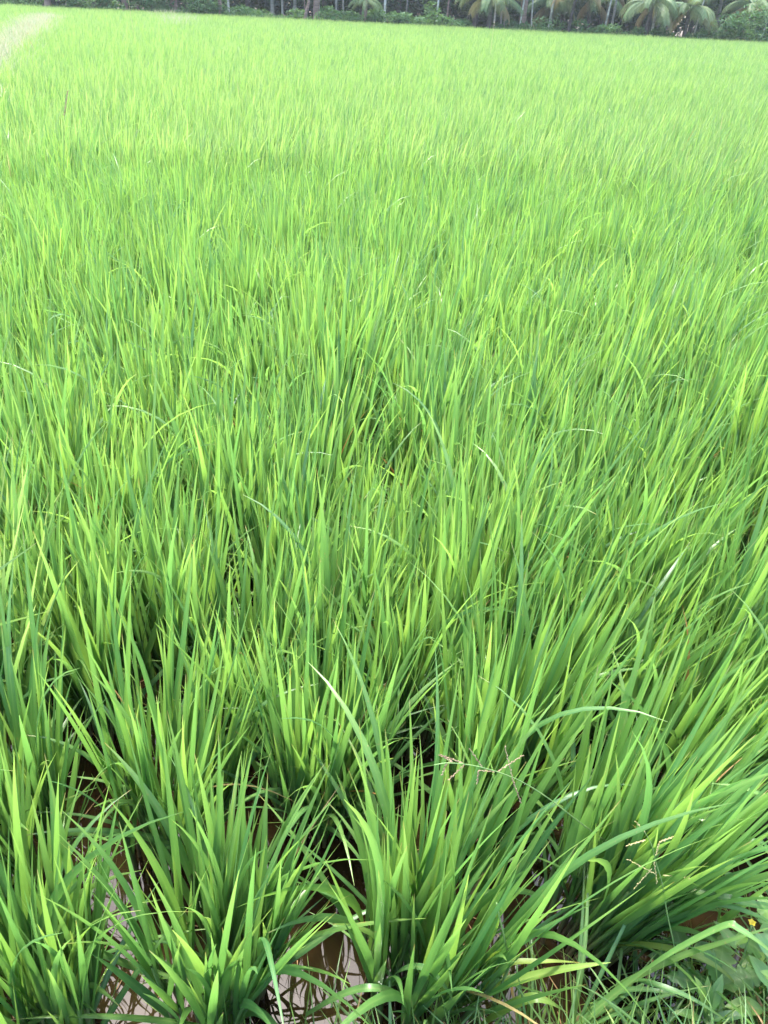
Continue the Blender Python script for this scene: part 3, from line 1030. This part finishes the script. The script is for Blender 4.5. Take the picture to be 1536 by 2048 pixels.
def trunk_mb(mb, H, r0, r1, lean=(0, 0), rings=True, n=40, sides=10):
    def rf(t):
        r = r0 + (r1 - r0) * t ** .7
        if t < .06: r *= 1 + .5 * (1 - t / .06)
        return r * (1 + (.05 * math.sin(t * H * 38) if rings else 0))
    curve_tube(mb, [(0, 0, -.15), (lean[0] * .25, lean[1] * .25, H * .35), (lean[0] * .6, lean[1] * .6, H * .7), (lean[0], lean[1], H)], r0, r1, n=n, sides=sides, rough=.08, rfun=rf)


def palm(name, label, px, Yd, H, r0, mat, nf, low, lean=(0, 0), fscale=1., small=False, group=None, cat='palm tree', dry_share=.09):
    e = empty(name, (at_dist(px, Yd), Yd, .2))
    tag(e, label, cat, group)
    mb = MB()
    trunk_mb(mb, H, r0, r0 * .75, lean)
    mb.build('trunk', M[mat], e)
    for k in range(nf):
        a = k * 2.399 + random.uniform(-.25, .25)
        if small: me = random.choice(small_v)
        else:
            u = k / nf
            if u < dry_share: me = random.choice(frond_dry)
            elif u < .8: me = random.choice(frond_v)
            else: me = random.choice(frond_up)
        f = link('frond', me, e)
        f.location = (lean[0] + math.cos(a) * .08, lean[1] + math.sin(a) * .08, H - .1 + .2 * k / nf)
        f.rotation_euler = (random.uniform(-.25, .25), random.uniform(-.12, .12) + low, a)
        s = fscale * random.uniform(.68, 1.0)
        f.scale = (s, s, s)
    return e


# low coconut palms whose fronds hang into the picture
palm('coconut_palm', 'young coconut palm with a dark trunk and yellowing fronds right of centre', 978, 61.2, 2.0, .16, 'dark_bark', 15, .12)
palm('coconut_palm', 'slender dark trunked palm leaning right with a brown hanging frond', 1136, 61.4, 2.9, .11, 'dark_bark', 14, .05, lean=(.35, 0))
palm('coconut_palm', 'coconut palm with broad drooping fronds left of the white trunk', 1292, 61.0, 2.1, .15, 'dark_bark', 16, .15, lean=(.12, 0))
palm('coconut_palm', 'coconut palm with a short dark trunk and tan hanging fronds', 1369, 61.0, 1.85, .15, 'dark_bark', 16, .1)
palm('coconut_palm', 'coconut palm behind the bush at the right end of the tree line', 1490, 63.5, 2.3, .16, 'brown_bark', 15, .1)
palm('coconut_palm', 'bright fronded palm set back between the two dark trunked palms', 1210, 65.5, 3.2, .15, 'grey_bark', 15, .2)
palm('coconut_palm', 'palm set back behind the tan fronds with its crown cut by the top edge', 1428, 66.5, 3.6, .15, 'grey_bark', 15, .15)
palm('palm_sapling', 'small yellow green palm with one hanging frond left of centre', 731, 61.1, 1.5, .13, 'brown_bark', 9, .55, small=True, fscale=.8)
palm('coconut_palm', 'palm with pale frond tips just showing over the undergrowth left of the sapling', 545, 65.0, 4.1, .15, 'grey_bark', 15, .3)
palm('coconut_palm', 'small bright palm low in the undergrowth between the two thick brown trunks at right', 1100, 64.5, 1.9, .13, 'grey_bark', 14, .1)
palm('coconut_palm', 'palm with wide low fronds close behind the slender dark palm', 1175, 64.0, 2.3, .14, 'dark_bark', 15, .1)
palm('coconut_palm', 'palm behind the gap between the two short dark trunked palms', 1335, 64.8, 2.8, .14, 'grey_bark', 15, .1)
palm('coconut_palm', 'palm with dim fronds over the wood behind the yellowing coconut palm', 1010, 66.0, 3.1, .14, 'grey_bark', 15, .1)
palm('coconut_palm', 'palm with dim fronds hanging from the top edge left of the leaning dead stem', 590, 66.0, 3.9, .14, 'grey_bark', 15, .25)
palm('coconut_palm', 'palm over the right end bush with fronds cut by the right edge', 1545, 64.8, 2.9, .15, 'grey_bark', 15, .1)
# tall palms: only their trunks are in the picture
palm('coconut_palm', 'tall thick brown palm trunk standing left of the slender dark palm', 1044, 61.6, 8.5, .24, 'brown_bark', 14, 0, group=None)
palm('coconut_palm', 'tall thick brown palm trunk with a leaning dead stem at its foot', 632, 61.8, 8.8, .22, 'brown_bark', 14, 0, lean=(.4, .3))
palm('coconut_palm', 'wide brown trunk rising from a dark heap of roots at left', 347, 62.3, 8.2, .30, 'brown_bark', 14, 0, lean=(-.5, .5))
palm('coconut_palm', 'thin brown trunk beside a white trunk, left of the leaning dead stem', 442, 61.8, 8.6, .13, 'brown_bark', 13, 0, lean=(-.6, 0))
palm('coconut_palm', 'pinkish brown trunk nearest the left end of the tree line', 95, 61.8, 8.0, .22, 'brown_bark', 14, 0)
palm('coconut_palm', 'brown trunk half hidden behind leafy bushes at upper left', 250, 62.5, 8.3, .2, 'brown_bark', 14, 0)
ARE = [
    (457, 63.0, .10, 'white slender trunk right beside a thin brown trunk at left', 'pale_bark', 0),
    (637, 62.6, .085, 'white slender trunk just behind the thick brown palm trunk', 'pale_bark', .1),
    (672, 62.4, .085, 'thin grey green trunk between the thick brown trunk and the palm sapling', 'grey_bark', .05),
    (686, 64.0, .07, 'faint grey trunk close left of the palm sapling', 'grey_bark', 0),
    (769, 62.6, .095, 'white slender trunk first to the right of the palm sapling', 'pale_bark', .02),
    (872, 62.6, .10, 'brightest white trunk, alone before the dark gap in the wood', 'pale_bark', .3),
    (988, 63.0, .075, 'short looking white trunk right behind the yellowing coconut palm', 'pale_bark', .05),
    (1003, 64.0, .07, 'grey trunk leaning left behind the yellowing coconut palm', 'grey_bark', -.5),
    (1038, 61.4, .085, 'pale trunk touching the left side of a thick brown trunk', 'pale_bark', .5),
    (1064, 63.5, .07, 'thin pale trunk leaning left just right of the thick brown trunk', 'pale_bark', -.5),
    (1096, 62.6, .10, 'pale grey trunk between the thick brown trunk and the slender dark palm', 'pale_bark', .5),
    (1207, 62.4, .085, 'pale trunk in front of the set back palm, leaning right', 'pale_bark', .6),
    (1222, 63.0, .09, 'grey straight trunk left of the broad drooping fronds', 'grey_bark', .1),
    (1303, 62.0, .10, 'white trunk showing below the broad drooping fronds', 'pale_bark', .2),
    (1386, 62.3, .06, 'thin white trunk leaning right beside the short dark trunk', 'pale_bark', .7),
    (1522, 61.6, .06, 'thin white trunk poking up from the bush at the right end', 'pale_bark', .6),
    (565, 62.8, .09, 'grey trunk rising out of the undergrowth below the pale frond tips', 'grey_bark', 0),
    (812, 66.0, .06, 'faint thin stem in the dark gap right of the first white trunk', 'grey_bark', .1),
    (892, 65.0, .07, 'dim brown stem in the dark gap beside the brightest white trunk', 'brown_bark', .4),
]
for (px, Yd, r0, lab, mat, lx) in ARE:
    palm('areca_palm', lab, px, Yd, random.uniform(7.2, 8.6), r0 * random.uniform(.6, .95), mat, 8, 0, lean=(lx * 1.6, 0), fscale=.75, small=True, group=None)

# dead stem leaning against the thick trunk
e = empty('dead_stem', (at_dist(606, 61.3), 61.3, .15)); tag(e, 'reddish dead stem leaning right against the thick brown trunk', 'dead tree')
mb = MB(); curve_tube(mb, [(0, 0, 0), (.3, 0, 1.), (.55, .1, 2.2)], .13, .05, n=12, sides=7, rough=.2); mb.build('trunk', M['brown_bark'], e)
mb = MB(); curve_tube(mb, [(.2, 0, .7), (.1, .05, 1.2), (.12, .1, 1.7)], .04, .015, n=8, sides=5, rough=.2); mb.build('branch', M['brown_bark'], e)


def leaf_cloud(mb, c, rx, ry, rz, n, size, squash=.75, seedr=None):
    """loose leaves in a lumpy volume: several lobes with gaps"""
    k = max(4, int(n / 110))
    lob = rng.normal(0, 1, (k, 3)); lob /= np.linalg.norm(lob, axis=1, keepdims=True)
    lob *= rng.uniform(.35, .85, (k, 1))
    rad = rng.uniform(.28, .52, k)
    li = rng.integers(0, k, n)
    v = rng.normal(0, 1, (n, 3)); v /= np.linalg.norm(v, axis=1, keepdims=True)
    p = lob[li] + v * (rad[li] * rng.uniform(.55, 1.05, n) ** .6)[:, None]
    p = p * np.array([rx, ry, rz]) + np.array(c)
    p[:, 2] = np.maximum(p[:, 2], .02)
    a = rng.random(n) * 6.28; th = rng.uniform(.5, 1.9, n)
    L = size * rng.uniform(.7, 1.4, n)
    rn = (rng.random(k)[li] * .7 + rng.random(n) * .3)
    blades(mb, p, a, th, rng.uniform(.1, .9, n), L, L * rng.uniform(.3, .5, n), rng.normal(0, .6, n), 0 * a, rn, 0 * a, S=2, K=2, style='grass')


def shrub(px, Yd, wd, ht, n, size, label, mat='shrub', name='shrub'):
    e = empty(name, (at_dist(px, Yd), Yd, .12)); tag(e, label, 'shrub', 'shrubs along the foot of the tree line')
    mb = MB()
    leaf_cloud(mb, (0, 0, ht * .48), wd * .62, wd * .45, ht * .55, n, size)
    mb.build('foliage', M[mat], e)
    mb = MB()
    for k in range(5):
        a = random.random() * 6.28
        curve_tube(mb, [(0, 0, -.1), (math.cos(a) * wd * .15, math.sin(a) * wd * .1, ht * .3), (math.cos(a) * wd * .33, math.sin(a) * wd * .25, ht * .65)], .02, .006, n=6, sides=4)
    mb.build('stem', M['brown_bark'], e)


SH = [
    (20, 62.0, 3.0, 1.5, 'pale shrub at the far left end of the tree line'),
    (62, 62.0, 2.2, 1.2, 'low shrub left of the pinkish brown trunk'),
    (150, 61.5, 2.8, 1.6, 'bright leafy shrub right of the pinkish brown trunk'),
    (190, 61.3, 2.6, 2.0, 'tall bright shrub between the pinkish trunk and the half hidden trunk'),
    (222, 61.6, 2.0, 1.6, 'rounded shrub left of the half hidden brown trunk'),
    (288, 61.4, 2.8, 1.7, 'bright rounded shrub left of the wide rooted trunk'),
    (318, 61.8, 2.2, 2.1, 'tall shrub close to the left side of the wide rooted trunk'),
    (382, 61.3, 2.5, 1.7, 'grey green shrub right of the wide rooted trunk'),
    (412, 61.8, 2.4, 1.9, 'tall shrub with arching stems left of the thin brown trunk'),
    (478, 61.4, 2.8, 1.1, 'low weedy shrub right of the white trunk at left'),
    (520, 61.4, 2.6, 1.1, 'low shrub below the pale frond tips'),
    (585, 61.3, 2.6, 1.0, 'low spiky shrub left of the leaning dead stem'),
    (662, 61.3, 2.4, 1.2, 'shrub right of the thick brown trunk with the dead stem'),
    (702, 61.5, 2.4, 1.2, 'shrub on the left side of the palm sapling'),
    (752, 61.4, 2.2, 1.4, 'dark shrub on the right side of the palm sapling'),
    (790, 61.3, 2.6, 1.2, 'pointed shrub right of the first white trunk'),
    (830, 61.3, 2.6, 1.0, 'low even shrub before the dark gap in the wood'),
    (850, 61.5, 1.8, 1.7, 'tallest light green shrub left of the brightest white trunk'),
    (885, 61.3, 2.5, 1.1, 'pale green shrub at the foot of the brightest white trunk'),
    (925, 61.2, 2.6, .9, 'low pale shrub under the yellowing palm fronds'),
    (1012, 61.3, 2.2, .9, 'low shrub left of the tall thick trunk right of centre'),
    (1075, 61.3, 2.5, 1.2, 'dense shrub right of the tall thick trunk'),
    (1112, 61.5, 2.2, 1.0, 'shrub left of the slender dark palm'),
    (1170, 61.3, 2.4, 1.2, 'shrub right of the slender dark palm'),
    (1212, 61.2, 2.4, 1.0, 'low shrub under the set back palm'),
    (1248, 61.2, 2.2, 1.1, 'rounded shrub left of the broad drooping fronds'),
    (1325, 61.6, 2.4, 1.0, 'brownish low shrub between the two short dark trunked palms'),
    (1405, 61.4, 2.6, 1.1, 'low shrub right of the short dark trunk'),
    (1450, 61.4, 2.2, .9, 'grey low shrub left of the large right end bush'),
]
for (px, Yd, wd, ht, lab) in SH:
    shrub(px, Yd, wd * .9, ht * .95, int(520 * wd * .6), .2, lab)
shrub(1510, 60.6, 4.2, 2.3, 2600, .22, 'large loose grey green bush at the right end of the tree line')

# undergrowth strip and the dark wood behind
mb = MB()
n = 9000
x = rng.uniform(-38, 38, n); y = rng.uniform(60.5, 62.5, n)
blades(mb, np.stack([x, y, .1 + 0 * x], -1), rng.random(n) * 6.28, rng.uniform(.05, .5, n), rng.uniform(.1, 1.0, n), rng.uniform(.35, .95, n) * (.8 + .3 * np.sin(x * 1.1)), rng.uniform(.03, .07, n),
       rng.normal(0, .6, n), 0 * x, rng.random(n), 0 * x, S=3, K=2, style='grass')
o = mb.build('undergrowth', M['shrub']); tag(o, 'tangled green undergrowth along the far edge of the field', 'undergrowth', kind='stuff')


def tree(label, px, Yd, H, cr, nl):
    e = empty('broadleaf_tree', (at_dist(px, Yd), Yd, .2)); tag(e, label, 'tree', 'dark trees in the wood behind the palms')
    mb = MB()
    lx = random.uniform(-.5, .5)
    trunk_mb(mb, H * .75, .2, .08, (lx, .2), rings=False, n=16, sides=8)
    for k in range(7):
        a = k * 2.4; z0 = H * random.uniform(.18, .6)
        curve_tube(mb, [(lx * .3, 0, z0), (math.cos(a) * cr * .4, math.sin(a) * cr * .4, z0 + H * .1), (math.cos(a) * cr * .8, math.sin(a) * cr * .8, z0 + H * .16)], .06, .015, n=8, sides=5)
    mb.build('trunk', M['dark_bark'], e)
    mb = MB()
    leaf_cloud(mb, (lx * .5, 0, H * .58), cr, cr, H * .42, nl, .32)
    leaf_cloud(mb, (0, 0, H * .28), cr * 1.1, cr, H * .2, nl // 2, .3)
    mb.build('crown', M['wood_leaf'], e)


TL = 'dark leafy tree of the wood, seen only in shade between the pale trunks'
for k in range(22):
    px = -60 + k * 79 + random.uniform(-20, 20)
    tree(TL, px, random.uniform(66.5, 71), random.uniform(7.5, 9.5), random.uniform(2.6, 3.4), 2600)
mb = MB()
for k in range(46):
    leaf_cloud(mb, (-46 + k * 2.05 + random.uniform(-.5, .5), 76 + random.uniform(-1.5, 1.5), 3.4), 2.8, 2.2, 4.6, 3200, .6)
o = mb.build('woods', M['wood_leaf']); tag(o, 'deep dark wood closing the view behind the palms', 'woods', kind='stuff')

# ------------------------------------------------------------------ air
m, nt, out = nodes('hazy_air')
pv = N(nt, 'ShaderNodeVolumePrincipled')
pv.inputs['Color'].default_value = (.86, .92, .96, 1)
pv.inputs['Density'].default_value = .0004
pv.inputs['Anisotropy'].default_value = .2
nt.links.new(pv.outputs[0], out.inputs['Volume'])
g = MB()
x0, x1, y0, y1, z0, z1 = -90, 90, -6, 95, -1.2, 13
g.add([(x0, y0, z0), (x1, y0, z0), (x1, y1, z0), (x0, y1, z0), (x0, y0, z1), (x1, y0, z1), (x1, y1, z1), (x0, y1, z1)],
      [(3, 2, 1, 0), (4, 5, 6, 7), (0, 1, 5, 4), (1, 2, 6, 5), (2, 3, 7, 6), (3, 0, 4, 7)])
o = g.build('haze', m, smooth=False); tag(o, 'pale humid haze over the field fading the far trees', 'haze', kind='stuff')
